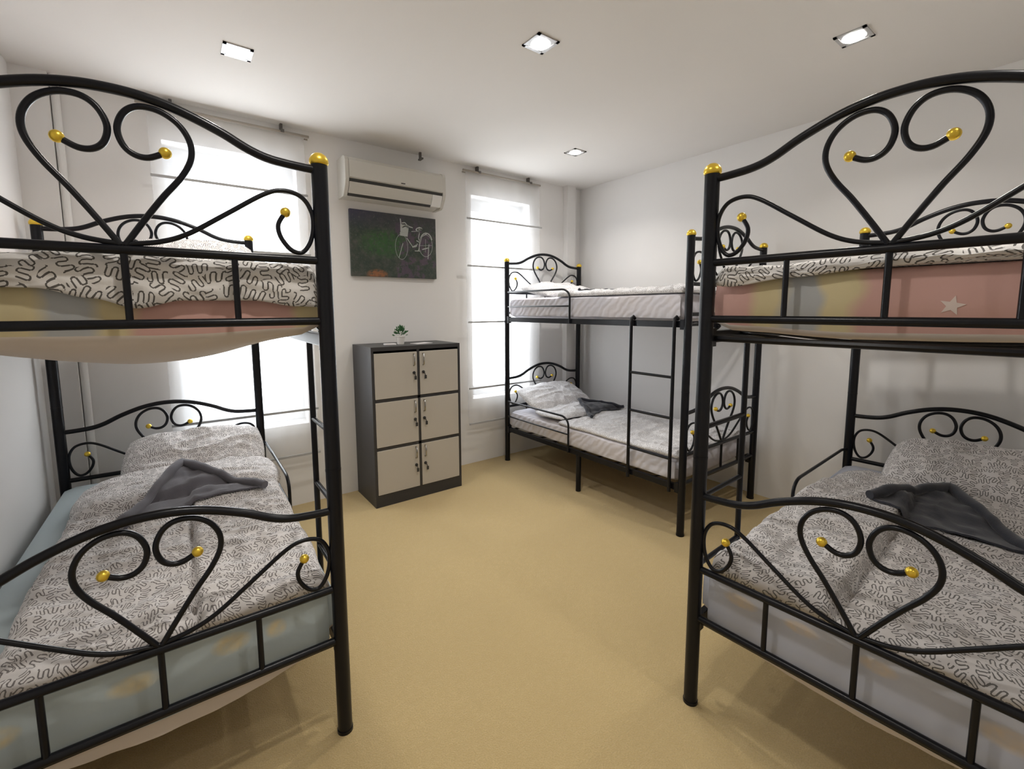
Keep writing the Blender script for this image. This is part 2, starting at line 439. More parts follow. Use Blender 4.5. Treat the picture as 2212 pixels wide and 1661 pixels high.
def make_bed(key, label, crossbar=True):
    (x, y), a = BEDS[key]; T = MAP[key]
    root = empty('bunk_bed', (x, y, 0), a)
    tag(root, label, 'bunk bed', 'black metal bunk beds')
    for u in (0, W):
        for v in (0, L):
            bm = bmesh.new()
            tube(bm, [T(u, v, 0), T(u, v, .012)], .0265, 20)
            tube(bm, [T(u, v, .0), T(u, v, 1.0), T(u, v, 1.938)], .0245, 20)
            tube(bm, [T(u, v, .955), T(u, v, .962)], .0252, 20)
            p = obj('post', bm, M_BLACK, root, smooth=True, angle=.7)
            bm = bmesh.new(); c = T(u, v, 1.936)
            lathe(bm, [(.0255, 0), (.0285, .005), (.0285, .014), (.026, .02), (.021, .028), (.012, .0345), (.003, .036)], c, 24)
            o = obj('post_cap', bm, M_GOLD, p, smooth=True); o['label'] = 'domed brass cap'
    for v in (0, L):
        for zb in (Z2, ZU): end_panel(T, v, zb, root)
    for z in (.32, 1.39):
        for u in (0, W):
            bm = bmesh.new()
            a0, a1 = T(u - .0125, .02, z - .021), T(u + .0125, L - .02, z + .021)
            box(bm, min(a0.x, a1.x), max(a0.x, a1.x), min(a0.y, a1.y), max(a0.y, a1.y), z - .021, z + .021, bevel=.003)
            for vv in (.03, L - .03):      # hook plates on the posts
                c = T(u, vv, z)
                box(bm, c.x - .016, c.x + .016, c.y - .016, c.y + .016, z - .034, z + .03)
            obj('side_rail', bm, M_BLACK, root)
        for vv in (.04, L - .04):
            if z > 1 and not crossbar and vv < .1: continue
            bm = bmesh.new(); tube(bm, [T(.012, vv, z - .006), T(W - .012, vv, z - .006)], .0105, 8)
            obj('cross_bar', bm, M_BLACK, root, smooth=True, angle=.7)
        for k in range(9):
            if z > 1 and key == 'A': break
            vv = .25 + k * (L - .5) / 8
            bm = bmesh.new()
            pts = [T(.012 + (W - .024) * q / 10, vv, z + .006 - (.055 if z < 1 else .03) * math.sin(PI * q / 10)) for q in range(11)]
            tube(bm, pts, .006, 8)
            obj('slat', bm, M_BLACK, root, smooth=True)
    for u in (0, W):
        bm = bmesh.new(); tube(bm, [T(u, .93, 0), T(u, .93, .305)], .021, 16)
        obj('leg', bm, M_BLACK, root, smooth=True, angle=.7)
    # ladder
    bm = bmesh.new()
    for v in (.075, .412):
        q = [T(.008, v, 1.420), T(-.010, v, 1.436), T(-.028, v, 1.425), T(-.031, v, 1.39), T(-.031, v, .9), T(-.031, v, .285)]
        tube(bm, q, .0115, 12)
    lad = obj('ladder', bm, M_BLACK, root, smooth=True, angle=.7)
    for z in (1.047, .778, .507):
        bm = bmesh.new(); tube(bm, [T(-.031, .075, z), T(-.031, .412, z)], .0095, 12)
        obj('rung', bm, M_BLACK, lad, smooth=True, angle=.7)
    # guard rails at the head end of both bunks
    for zt, zm, zb in ((1.648, 1.512, 1.375), (.600, .455, .305)):
        bm = bmesh.new()
        q = [T(-.004, L - .02, zt), T(-.02, L - .06, zt), T(-.022, 1.12, zt)] 
        c = [T(-.022, 1.12 - .09 * math.sin(k * PI / 12), zt - .07 * (1 - math.cos(k * PI / 12))) for k in range(1, 7)]
        tube(bm, q + c + [T(-.022, 1.03, zb)], .0085, 12)
        tube(bm, [T(-.004, L - .02, zm), T(-.022, L - .06, zm), T(-.022, 1.03, zm)], .007, 10)
        obj('guard_rail', bm, M_BLACK, root, smooth=True, angle=.8)
    return root
make_bed('A', 'black metal bunk bed with scrolled heart ends, standing against the left wall', crossbar=False)
make_bed('B', 'black metal bunk bed filling the right foreground, its upper mattress pink')
make_bed('C', 'far black metal bunk bed along the right wall beside the right-hand window')

# ------------------------------------------------------------------ bedding
def closed_grid(name, key, top, bot, nu, nv, m, uvf, tilt=None, smooth=True, mi_bot=0):
    """two facing height grids sewn along their rims, one closed mesh"""
    (x, y), a = BEDS[key]; T = MAP[key]
    bm = bmesh.new(); uvl = bm.loops.layers.uv.new('UVMap')
    G = []
    par = {}
    for f in (top, bot):
        g = []
        for i in range(nu + 1):
            row = []
            for j in range(nv + 1):
                s, t = i / nu, j / nv
                if f is bot and (i in (0, nu) or j in (0, nv)):
                    row.append(G[0][i][j]); continue
                u, v, z = f(s, t)
                w = bm.verts.new(T(u, v, z)); par[w] = (s, t); row.append(w)
            g.append(row)
        G.append(g)
    for gi, g in enumerate(G):
        for i in range(nu):
            for j in range(nv):
                q = [g[i][j], g[i + 1][j], g[i + 1][j + 1], g[i][j + 1]]
                if gi: q = q[::-1]
                try: f = bm.faces.new(q)
                except ValueError: continue
                f.material_index = mi_bot if gi else 0
                for lp in f.loops: lp[uvl].uv = uvf(*par[lp.vert])
    # lengths along the cloth, so the print keeps its scale where the cloth turns down
    tp = G[0]; len_s, len_t = {}, {}
    o0 = uvf(0, 0)
    for j in range(nv + 1):
        d = 0
        for i in range(nu + 1):
            if i: d += (tp[i][j].co - tp[i - 1][j].co).length
            len_s[i, j] = d
    for i in range(nu + 1):
        d = 0
        for j in range(nv + 1):
            if j: d += (tp[i][j].co - tp[i][j - 1].co).length
            len_t[i, j] = d
    mid_i, mid_j = nu // 2, nv // 2
    for f in bm.faces:
        for lp in f.loops:
            s_, t_ = par[lp.vert]; i, j = round(s_ * nu), round(t_ * nv)
            lp[uvl].uv = (o0[0] + len_s[i, j] - len_s[mid_i, j], o0[1] + len_t[i, j] - len_t[i, mid_j])
    vs = [v.co.copy() for v in bm.verts]; bm.verts.index_update()
    fs = [[v.index for v in f.verts] for f in bm.faces]
    o = obj(name, bm, m, None, smooth=smooth)
    o.location = (x, y, 0); o.rotation_euler = (0, 0, a)
    return o, (vs, fs)

def mattress(key, z0, z1, sag, m, label, group, front_sag=0.0, star=None, under=False, endsag=.35, hang=0.0):
    (x, y), a = BEDS[key]; T = MAP[key]
    u0, u1, v0, v1 = .006, W - .006, .058, L - .045
    n_u, n_v, n_r = 28, 44, 6
    r = .035
    bm = bmesh.new()
    # rounded box by sweeping a rounded section: build from a grid cube
    def put(s, t, side):
        pass
    # section in u,z for each v
    rings = []
    sec = []
    N = 20
    for k in range(N + 1): sec.append((k / N, 0, 'b'))
    for k in range(1, 6): sec.append((1, k / 6, 's'))
    for k in range(N + 1): sec.append((1 - k / N, 1, 't'))
    for k in range(1, 6): sec.append((0, 1 - k / 6, 's'))
    vs_v = [0, .004, .012, .03, .06] + [.06 + (1 - .12) * k / 36 for k in range(1, 37)] + [.97, .988, .996, 1]
    rng = random.Random(hash(key) % 7 + int(z0 * 10))
    for j, t in enumerate(vs_v):
        v = v0 + (v1 - v0) * t
        de = min(v - v0, v1 - v); e = max(0, 1 - de / r); inset = r * .55 * (1 - math.sqrt(max(0, 1 - e * e)))
        ring = []
        for (p, q, k) in sec:
            u = u0 + (u1 - u0) * p; z = z0 + (z1 - z0) * q
            du = min(u - u0, u1 - u)
            # round long edges
            if k in 'bt':
                ee = max(0, 1 - du / r); ins = r * .45 * (1 - math.sqrt(max(0, 1 - ee * ee)))
                z += ins if k == 'b' else -ins
                z += inset if k == 'b' else -inset
                if k == 'b' :
                    env = math.sin(PI * p) ** .8 * (endsag + (1 - endsag) * math.sin(PI * t) ** .7)
                    z -= sag * env
                    z += .004 * noise.noise(Vector((u * 6, v * 5, z0)))
            else:
                zz = q
                u += (-1 if p == 0 else 1) * .006 * math.sin(PI * q)
                u += .004 * noise.noise(Vector((v * 9, q * 2, p * 5 + z0)))
            vv = v
            if t == 0: vv -= .006 * math.sin(PI * q) * math.sin(PI * p) ** .3 if 0 < p < 1 else 0
            ring.append(bm.verts.new(T(u, vv, z)))
        rings.append(ring)
    ns = len(sec)
    for A_, B_ in zip(rings, rings[1:]):
        for k in range(ns):
            f = bm.faces.new((A_[k], A_[(k + 1) % ns], B_[(k + 1) % ns], B_[k]))
            if under and k < N and sec[k][2] == 'b': f.material_index = 1
    bm.faces.new(rings[0][::-1]); bm.faces.new(rings[-1])
    if hang:      # loose sheet hanging below the foot end
        n = 60; prev = None
        for k in range(n + 1):
            p = k / n; u = u0 + .02 + (u1 - u0 - .04) * p
            pr = math.sin(PI * p) ** .75
            hh = hang * pr * (1 + .18 * noise.noise(Vector((p * 6, 3, z0)))) + .003
            dv = .005 * noise.noise(Vector((p * 14, 1, z0)))
            zt, zm = z1 - .03, z0 - .012 - .040 * pr
            row = [bm.verts.new(T(u, v0 - .004, zt)), bm.verts.new(T(u, v0 - .006 + dv * .5, zm)), bm.verts.new(T(u, v0 - .004 + dv, zm - hh)),
                   bm.verts.new(T(u, v0 + .002 + dv, zm - hh)), bm.verts.new(T(u, v0 + .001 + dv * .5, zm)), bm.verts.new(T(u, v0 + .004, zt))]
            if prev:
                for a_ in range(6):
                    f = bm.faces.new((prev[a_], prev[(a_ + 1) % 6], row[(a_ + 1) % 6], row[a_])); f.material_index = 0 if a_ in (0, 4, 5) else 1
            else: bm.faces.new(row)
            prev = row
        bm.faces.new(prev[::-1])
    if star:
        for su, sz, rr in star:
            c = [(su + (rr if k % 2 == 0 else rr * .42) * math.sin(k * PI / 5 + .2), sz + (rr if k % 2 == 0 else rr * .42) * math.cos(k * PI / 5 + .2)) for k in range(10)]
            fr = [bm.verts.new(T(p, v0 - .0015, q)) for p, q in c]; bk = [bm.verts.new(T(p, v0 + .003, q)) for p, q in c]
            f = bm.faces.new(fr); f.material_index = 2
            for k in range(10):
                f = bm.faces.new((fr[k], fr[(k + 1) % 10], bk[(k + 1) % 10], bk[k])); f.material_index = 2
    vs = [w.co.copy() for w in bm.verts]; bm.verts.index_update()
    fs = [[w.index for w in f.verts] for f in bm.faces]
    o = obj('mattress', bm, [m, M_BEIGE if under else m, M_STAR], None, smooth=True, angle=.9)
    o.location = (x, y, 0); o.rotation_euler = (0, 0, a)
    tag(o, label, 'mattress', group)
    return o, (vs, fs)

def interp(tab, x):
    if x <= tab[0][0]: return tab[0][1]
    for (a, b), (c, d) in zip(tab, tab[1:]):
        if x <= c:
            t = (x - a) / (c - a); t = t * t * (3 - 2 * t)
            return b + (d - b) * t
    return tab[-1][1]
def ridge(p, seed):
    n = noise.noise(p + Vector((seed, seed * 1.7, seed * .3)))
    return (1 - min(1, abs(n) * 2.6)) ** 2
def duvet(key, u0, u1, v0, v1, zt, thick, m, label, group, seed=1.0, crease=None, step=0.0, wr=.012, fu=3.0, fv=9.0, skew=0.0, drape=None, edge=.05):
    def lim(s, t):
        uu0 = u0 + .014 * noise.noise(Vector((t * 5, seed, 0))) + skew * t
        uu1 = u1 + .016 * noise.noise(Vector((t * 5, seed + 5, 0)))
        vv0 = v0 + .008 * noise.noise(Vector((s * 5, seed + 9, 0)))
        vv1 = v1 + .02 * noise.noise(Vector((s * 4, seed + 12, 0)))
        return uu0, uu1, vv0, vv1
    rows_d = .16 if drape else 0.0
    def common(s, t):
        uu0, uu1, vv0, vv1 = lim(s, t)
        u = uu0 + (uu1 - uu0) * s
        return u, vv0, vv1
    def hgt(u, v, s, t):
        du = min(s * (u1 - u0), (1 - s) * (u1 - u0))
        dv = (1 - t) * (v1 - v0) if drape else min(t * (v1 - v0), (1 - t) * (v1 - v0))
        d = min(du, dv)
        k = 1 - min(1, d / edge); prof = math.sqrt(max(0, 1 - k * k))
        th = thick
        if step:
            th += step * interp([(crease - .012, 1), (crease + .004, 0)], u)
        w = wr * ridge(Vector((u * fu, v * fv, 0)), seed) + wr * .9 * ridge(Vector(((u + v) * fu * 1.3, (v - u * .6) * fv * .55, 3)), seed + 3)
        w += wr * .45 * ridge(Vector((u * 4.5 + v * 2, v * 19 - u * 5, 6)), seed + 8) ** 1.5
        w += .018 * noise.noise(Vector((u * 3, v * 3, seed)))
        w += wr * .35 * noise.noise(Vector((u * 24, v * 24, seed)))
        if crease is not None:
            cw = abs(u - crease - .012 * noise.noise(Vector((v * 4, 2, seed))))
            w -= .028 * math.exp(-(cw / .010) ** 2)
        return (th + w) * prof + .0015
    def top(s, t):
        u, a, b = common(s, t)
        if drape and t < rows_d:
            q = t / rows_d; zl = interp(drape, u)
            h = hgt(u, a, s, .12)
            f = math.sin(min(1, q) * PI / 2)
            z = zl + (zt + h - zl) * q ** .9 if q < .8 else None
            ztop = zt + h
            zlin = zl + (ztop - .018 - zl) * min(1, q / .82)
            if q <= .82:
                wv = .005 * noise.noise(Vector((u * 14, q * 3, seed))) + .004 * noise.noise(Vector((u * 30, q * 6, seed)))
                v = .034 - .010 * math.sin(PI * min(1, q / .82)) ** .6 + wv
                z = zlin
            else:
                g = (q - .82) / .18
                v = .034 + .03 * (1 - math.cos(g * PI / 2)); z = ztop - .018 + .018 * math.sin(g * PI / 2)
            return u, v, z
        tt = (t - rows_d) / (1 - rows_d) if drape else t
        vs = .064 if drape else a
        v = vs + (b - vs) * tt
        return u, v, zt + hgt(u, v, s, tt if not drape else .1 + .9 * tt)
    def bot(s, t):
        u, a, b = common(s, t)
        if drape and t < rows_d:
            q = t / rows_d; zl = interp(drape, u)
            return u, .048, zl + (zt + .004 - zl) * q
        tt = (t - rows_d) / (1 - rows_d) if drape else t
        vs = .064 if drape else a
        return u, vs + (b - vs) * tt, zt + .001
    LV = (v1 - v0) + (.14 if drape else 0)
    o, g = closed_grid('duvet', key, top, bot, 110, 150, m, lambda s, t: (s * (u1 - u0) + seed, t * LV + seed * 2))
    tag(o, label, 'duvet', group)
    return o, g
def pillow(key, cu, cv, cz, hu, hv, T_, m, label, group, tilt=0.0, rz=0.0, seed=1.0, flat=.35):
    ct, st = math.cos(tilt), math.sin(tilt); cr, sr = math.cos(rz), math.sin(rz)
    def shape(s, t, sign):
        a, b = 2 * s - 1, 2 * t - 1
        x = hu * a * (1 - .07 * (1 - b * b) * abs(a) ** 3 * -1 - .05)
        y = hv * b * (1 + .06 * (1 - a * a))
        e = max(0, (1 - a ** 4)) ** .55 * max(0, (1 - b ** 4)) ** .55
        z = sign * T_ * e * (1 if sign > 0 else flat)
        if sign > 0:
            z += .014 * e * noise.noise(Vector((x * 7, y * 7, seed))) + .013 * e * ridge(Vector((x * 5, y * 11, 1)), seed) + .007 * e * ridge(Vector((x * 13, y * 9, 5)), seed + 2)
        z += .006 * noise.noise(Vector((x * 9, y * 9, seed + 7)))
        y2 = y * ct - z * st; z2 = y * st + z * ct
        return cu + x * cr - y2 * sr, cv + x * sr + y2 * cr, cz + z2
    o, g = closed_grid('pillow', key, lambda s, t: shape(s, t, 1), lambda s, t: shape(s, t, -1), 56, 40, m, lambda s, t: (s * hu * 2 + seed, t * hv * 2 + seed))
    tag(o, label, 'pillow', group)
    return o, g
def towel(key, apex, p1, p2, mid, geo, label, group, hem=.02, zmin=0.0, m=None):
    """folded towel: a triangle with two rolled edges, laid on what is below it"""
    vs, fs = [], []
    for a, b in geo:
        k = len(vs); vs += a; fs += [[i + k for i in f] for f in b]
    T = MAP[key]
    tree = BVHTree.FromPolygons(vs, fs)
    def ground(u, v):
        h = -1
        for du, dv in ((0, 0), (.015, 0), (-.015, 0), (0, .015), (0, -.015)):
            q = T(u + du, v + dv, 3.0 if zmin > 1 else 1.2)
            r = tree.ray_cast(q, Vector((0, 0, -1)))
            if r[0] is not None: h = max(h, r[0].z)
        return max(h, zmin)
    A, P, Q, Mi = [Vector((*p, 0)) for p in (apex, p1, p2, mid)]
    bm = bmesh.new()
    N = 26
    for lev, off in ((0, .012), ):
        grid = []
        for i in range(N + 1):
            t = i / N; row = []
            l = A.lerp(P, t); r = A.lerp(Q, t)
            for j in range(N + 1):
                s = j / N
                p = l.lerp(r, s)
                c = Mi - (P + Q) / 2
                p = p + c * (t ** 3) * math.sin(PI * s)
                z = ground(p.x, p.y) + off + .007 * ridge(Vector((p.x * 10, p.y * 7, 1)), 4)
                row.append((p.x, p.y, z))
            grid.append(row)
        up = [[bm.verts.new(T(*p)) for p in row] for row in grid[1:]]
        dn = [[bm.verts.new(T(p[0], p[1], p[2] - .008)) for p in row] for row in grid[1:]]
        for g, fl in ((up, 0), (dn, 1)):
            for i in range(N - 1):
                for j in range(N):
                    bm.faces.new((g[i][j], g[i + 1][j], g[i + 1][j + 1], g[i][j + 1]))
        for j in range(N):
            bm.faces.new((up[-1][j], up[-1][j + 1], dn[-1][j + 1], dn[-1][j]))
            bm.faces.new((up[0][j], up[0][j + 1], dn[0][j + 1], dn[0][j]))
        for i in range(N - 1):
            for j in (0, N): bm.faces.new((up[i][j], up[i + 1][j], dn[i + 1][j], dn[i][j]))
    for E_ in (P, Q):
        pts, rr = [], []
        for k in range(31):
            t = k / 30; p = A.lerp(E_, t)
            pts.append(T(p.x, p.y, ground(p.x, p.y) + hem * .95))
            rr.append(hem * (1.0 + .12 * math.sin(t * 9)) * (1 if t < .93 else .85))
        # smooth heights
        zs = [p.z for p in pts]
        for _ in range(4): zs = [max(zs[i], (zs[max(i - 1, 0)] + zs[i] + zs[min(i + 1, 30)]) / 3) for i in range(31)]
        for p, z in zip(pts, zs): p.z = z
        tube(bm, pts, rr, 12)
    (x, y), a = BEDS[key]
    o = obj('towel', bm, m or M_TOWEL, None, smooth=True, angle=1.1)
    o.location = (x, y, 0); o.rotation_euler = (0, 0, a)
    tag(o, label, 'towel', group)
    return o

GD, GP, GT, GM = 'squiggle-patterned duvets on the bunks', 'squiggle-patterned pillows on the bunks', 'dark grey towels folded on the beds', 'mattresses on the bunk beds'
# --- left bed
_, mA = mattress('A', .342, .520, .045, M_BLUE, 'pale blue mattress with faded yellow figures on the lower left bunk', GM, under=True, endsag=.8, hang=.045)
_, dA = duvet('A', .012, .86, .036, 1.20, .520, .040, M_PAT, 'squiggle-patterned duvet spread over the lower left bunk, creased down its middle', GD, seed=1.3, crease=.40, step=.022, wr=.017, fu=2.0, fv=9)
_, pA1 = pillow('A', .36, 1.66, .622, .34, .20, .10, M_PAT, 'plump pillow leaning on the headboard of the lower left bunk', GP, tilt=.50, rz=.05, seed=2.1)
_, pA2 = pillow('A', .42, 1.33, .565, .43, .21, .075, M_PAT, 'flat wide pillow under the dark towel on the lower left bunk', GP, tilt=.05, seed=3.3)
towel('A', (.43, 1.40), (.66, .86), (.10, .93), (.41, .98), [mA, dA, pA2], 'grey towel folded into a peak on the lower left bunk', GT, hem=.021, zmin=.53)
_, mA2 = mattress('A', 1.418, 1.590, .14, M_PATCHA, 'sagging pink, yellow and grey patchwork mattress on the upper left bunk', GM, under=True, endsag=.12)
_, dA2 = duvet('A', .012, .955, .05, 1.15, 1.590, .038, M_PATU, 'squiggle-patterned duvet hanging over the foot of the upper left bunk', GD, seed=4.2, wr=.008,
      drape=[(0, 1.497), (.08, 1.500), (.2, 1.517), (.37, 1.516), (.47, 1.494), (.56, 1.520), (.66, 1.544), (.97, 1.548)])
pillow('A', .31, 1.60, 1.72, .30, .21, .085, M_PAT, 'pillow showing its peak above the upper left bunk rail', GP, tilt=.72, rz=.1, seed=5.1)
# --- right foreground bed
_, mB = mattress('B', .342, .520, .035, M_BLUEB, 'pale lilac mattress with faded print on the lower right foreground bunk', GM, under=True, endsag=.8, hang=.014)
_, dB = duvet('B', .035, .955, .036, 1.20, .520, .045, M_PAT_SHADE, 'shaded squiggle-patterned duvet on the lower right foreground bunk, parted by a deep crease', GD, seed=7.7, crease=.42, step=.050, wr=.014, fu=2.2, fv=4)
_, pB1 = pillow('B', .60, 1.63, .635, .36, .21, .115, M_PAT_SHADE, 'big plump pillow on the lower right foreground bunk, behind the dark towel', GP, tilt=.42, rz=-.05, seed=6.1)
_, pB2 = pillow('B', .48, 1.36, .560, .41, .21, .045, M_PAT_SHADE, 'flat pillow beneath the plump one on the lower right foreground bunk', GP, seed=8.3)
towel('B', (.52, 1.40), (.30, .98), (.80, .92), (.55, .92), [mB, dB, pB2], 'nearly black towel folded into a peak on the lower right foreground bunk', GT, hem=.022, zmin=.53, m=M_TOWELB)
mattress('B', 1.418, 1.600, .035, M_PATCHB, 'pink patchwork mattress with a white star on the upper right foreground bunk', GM, under=True, star=[(.607, 1.494, .026)], endsag=.5)
duvet('B', .012, .955, .05, 1.75, 1.600, .026, M_PATU, 'thin squiggle-patterned duvet on the upper right foreground bunk', GD, seed=9.4, wr=.007,
      drape=[(0, 1.568), (.06, 1.562), (.25, 1.583), (.48, 1.601), (.72, 1.611), (.97, 1.612)])
# --- far bed
_, mC = mattress('C', .342, .505, .03, M_LILAC, 'white-sheeted mattress on the lower bunk of the far bed', GM)
_, dC = duvet('C', .012, .93, .045, 1.20, .505, .028, M_PAT_LIT, 'pale duvet on the lower bunk of the far bed', GD, seed=11.1, wr=.010, fu=4, fv=6)
_, pC1 = pillow('C', .42, 1.66, .605, .36, .21, .10, M_PAT_LIT, 'white pillow against the headboard of the far lower bunk', GP, tilt=.42, seed=10.2)
_, pC2 = pillow('C', .44, 1.36, .540, .42, .18, .045, M_PAT_LIT, 'flat white pillow under the dark towel on the far lower bunk', GP, seed=12.8)
towel('C', (.50, 1.42), (.28, 1.05), (.80, 1.12), (.5, 1.14), [mC, dC, pC2], 'dark folded towel on the far lower bunk', GT, hem=.016, zmin=.51, m=M_TOWELB)
_, mC2 = mattress('C', 1.413, 1.590, .02, M_LILAC, 'white-sheeted mattress on the upper bunk of the far bed', GM)
_, dC2 = duvet('C', .012, .955, .05, 1.22, 1.590, .040, M_PAT_LIT, 'pale duvet on the upper bunk of the far bed', GD, seed=13.5, wr=.010)
_, pC3 = pillow('C', .42, 1.60, 1.640, .36, .20, .075, M_PAT_LIT, 'white pillow on the upper bunk of the far bed', GP, tilt=.2, seed=14.4)
towel('C', (.45, 1.38), (.18, 1.12), (.72, 1.02), (.45, 1.12), [mC2, dC2], 'dark folded towel on the far upper bunk', GT, hem=.013, zmin=1.6, m=M_TOWELB)

# ------------------------------------------------------------------ locker cabinet
cx0, cx1, cy0, cy1, ch = 1.127, 1.866, 3.216, 3.63, 1.215
cab = empty('locker_cabinet', (cx0, cy0, 0))
tag(cab, 'charcoal locker cabinet with six ivory doors standing between the windows', 'cabinet')
cw, cd = cx1 - cx0, cy1 - cy0
bm = bmesh.new()
box(bm, 0, .018, 0, cd, 0, ch); box(bm, cw - .018, cw, 0, cd, 0, ch)
box(bm, .018, cw - .018, 0, cd, ch - .03, ch); box(bm, .018, cw - .018, cd - .01, cd, 0, ch - .03)
zr = [.092, .458, .824, 1.19]
for z in zr[:-1]: box(bm, .018, cw - .018, .002, cd - .01, z - .02, z)
box(bm, cw / 2 - .011, cw / 2 + .011, .002, cd - .01, .09, ch - .03)
obj('carcass', bm, M_CABB, cab)
bm = bmesh.new(); box(bm, .018, cw - .018, .001, cd - .01, 0, .072); obj('plinth', bm, M_CABB, cab)
for r in range(3):
    for c in range(2):
        x0 = .021 if c == 0 else cw / 2 + .011; x1 = cw / 2 - .011 if c == 0 else cw - .021
        z0, z1 = zr[r] + .003, zr[r + 1] - .023
        bm = bmesh.new(); box(bm, x0, x1, -.002, .016, z0, z1, bevel=.002)
        d = obj('door', bm, M_DOOR, cab)
        hx = x1 - .028 if c == 0 else x0 + .028
        zc = z1 - .062
        bm = bmesh.new(); tube(bm, [(hx, .0, zc + .045), (hx, -.02, zc + .038), (hx, -.022, zc), (hx, -.02, zc - .038), (hx, .0, zc - .045)], .0055, 8)
        obj('handle', bm, M_CHROME, d, smooth=True)
        bm = bmesh.new(); kz = z1 - .162
        tube(bm, [(hx, 0, kz), (hx, -.009, kz)], .012, 14)
        tube(bm, [(hx, -.009, kz), (hx, -.022, kz)], .004, 8)
        o = obj('lock', bm, M_KEY, d)
        bm = bmesh.new(); kx = hx + (.004 if c == 0 else .01)
        box(bm, kx - .009, kx + .009, -.024, -.021, kz - .052, kz - .024, bevel=0)
        tube(bm, [(hx, -.022, kz), (kx, -.0225, kz - .028)], .003, 8)
        obj('key', bm, M_KEY, d)
# plant on the cabinet
px, py = 1.435, 3.40
pl = empty('potted_plant', (px, py, ch)); tag(pl, 'small green plant in a white pot on top of the locker cabinet', 'plant')
bm = bmesh.new(); lathe(bm, [(.026, 0), (.036, .055), (.039, .058), (.039, .066), (.033, .066), (.031, .056)]); obj('pot', bm, M_POT, pl, smooth=True, angle=.6)
bm = bmesh.new(); rg = random.Random(4)
for k in range(130):
    th = rg.uniform(0, 2 * PI); ph = rg.uniform(-.1, 1.45); rr = rg.uniform(.02, .047)
    c = Vector((rr * math.cos(ph) * math.cos(th) * 1.1, rr * math.cos(ph) * math.sin(th) * 1.1, .075 + rr * math.sin(ph) * 1.3))
    dr = (c - Vector((0, 0, .06))).normalized(); sd = dr.cross(Vector((rg.random() - .5, rg.random() - .5, rg.random()))).normalized()
    ln, wd = rg.uniform(.016, .026), .006
    q = [bm.verts.new(c), bm.verts.new(c + dr * ln * .5 + sd * wd), bm.verts.new(c + dr * ln), bm.verts.new(c + dr * ln * .5 - sd * wd), bm.verts.new(c + dr * ln * .5 + dr.cross(sd) * .003)]
    for a, b in ((0, 1), (1, 2), (2, 3), (3, 0)): bm.faces.new((q[a], q[b], q[4]))
obj('foliage', bm, M_LEAF, pl)
bm = bmesh.new(); lathe(bm, [(.031, .054), (.031, .060)]); obj('soil', bm, M_SOIL, pl)
bm = bmesh.new(); box(bm, -.075, .075, -.05, .05, 0, .003)
o = obj('leaflet', bm, M_PAPER, None, loc=(1.60, 3.37, ch)); o.rotation_euler = (0, 0, .25)
tag(o, 'white paper leaflet lying on the cabinet top to the right of the plant', 'paper')
bm = bmesh.new(); box(bm, -.045, .045, -.03, .03, 0, .012, bevel=.003)
o = obj('small_box', bm, M_PAPER, None, loc=(1.33, 3.36, ch)); o.rotation_euler = (0, 0, -.2)
tag(o, 'small flat pale box lying on the cabinet top to the left of the plant', 'box')

# ------------------------------------------------------------------ air conditioner
ax0, ax1, ayf, ayb = 1.072, 1.895, 3.45, D
ac = empty('air_conditioner', (ax0, ayb, 2.33)); tag(ac, 'white wall-mounted air conditioner above the picture, close to the ceiling', 'air conditioner')
aw = ax1 - ax0
def prism_x(bm, prof, x0, x1, mi=0):
    a = [bm.verts.new((x0, y, z)) for y, z in prof]; b = [bm.verts.new((x1, y, z)) for y, z in prof]
    n = len(prof)
    for k in range(n): bm.faces.new((a[k], a[(k + 1) % n], b[(k + 1) % n], b[k])).material_index = mi
    bm.faces.new(a[::-1]).material_index = mi; bm.faces.new(b).material_index = mi
yb = 0.0; yf = ayf - ayb
prof = [(yb, .0), (yb, .285), (yf + .05, .285), (yf + .02, .275), (yf + .006, .25), (yf + .004, .11), (yf + .02, .07), (yf + .06, .012), (yf + .08, 0)]
bm = bmesh.new(); prism_x(bm, prof, 0, .026); prism_x(bm, prof, aw - .026, aw)
prism_x(bm, [(yb, 0.002), (yb, .283), (yf + .05, .283), (yf + .03, .25), (yf + .03, .10), (yf + .075, .012)], .026, aw - .026)
obj('housing', bm, M_AC, ac)
bm = bmesh.new(); prism_x(bm, [(yf + .02, .272), (yf + .004, .25), (yf, .13), (yf + .012, .122), (yf + .03, .122), (yf + .03, .272)], .028, aw - .028)
obj('front_panel', bm, M_AC, ac)
bm = bmesh.new(); prism_x(bm, [(yf + .010, .120), (yf + .030, .120), (yf + .030, .098), (yf + .016, .100)], .03, aw - .03)
obj('air_slot', bm, M_SLOT, ac)
bm = bmesh.new(); prism_x(bm, [(yf + .010, .098), (yf + .03, .096), (yf + .065, .028), (yf + .048, .022), (yf + .018, .07)], .03, aw - .12)
obj('louver', bm, M_AC, ac)
bm = bmesh.new(); prism_x(bm, [(yf + .050, .020), (yf + .066, .026), (yf + .078, .010), (yf + .062, .004)], .03, aw - .12)
obj('air_slot', bm, M_SLOT, ac)
bm = bmesh.new(); prism_x(bm, [(yf + .010, .098), (yf + .03, .096), (yf + .07, .020), (yf + .052, .012), (yf + .018, .07)], aw - .118, aw - .03)
obj('display_panel', bm, M_TRIM, ac)
bm = bmesh.new(); tube(bm, [(aw * .52, yf - .002, .142), (aw * .52 + .032, yf - .002, .142)], .004, 8); obj('badge', bm, M_KEY, ac)

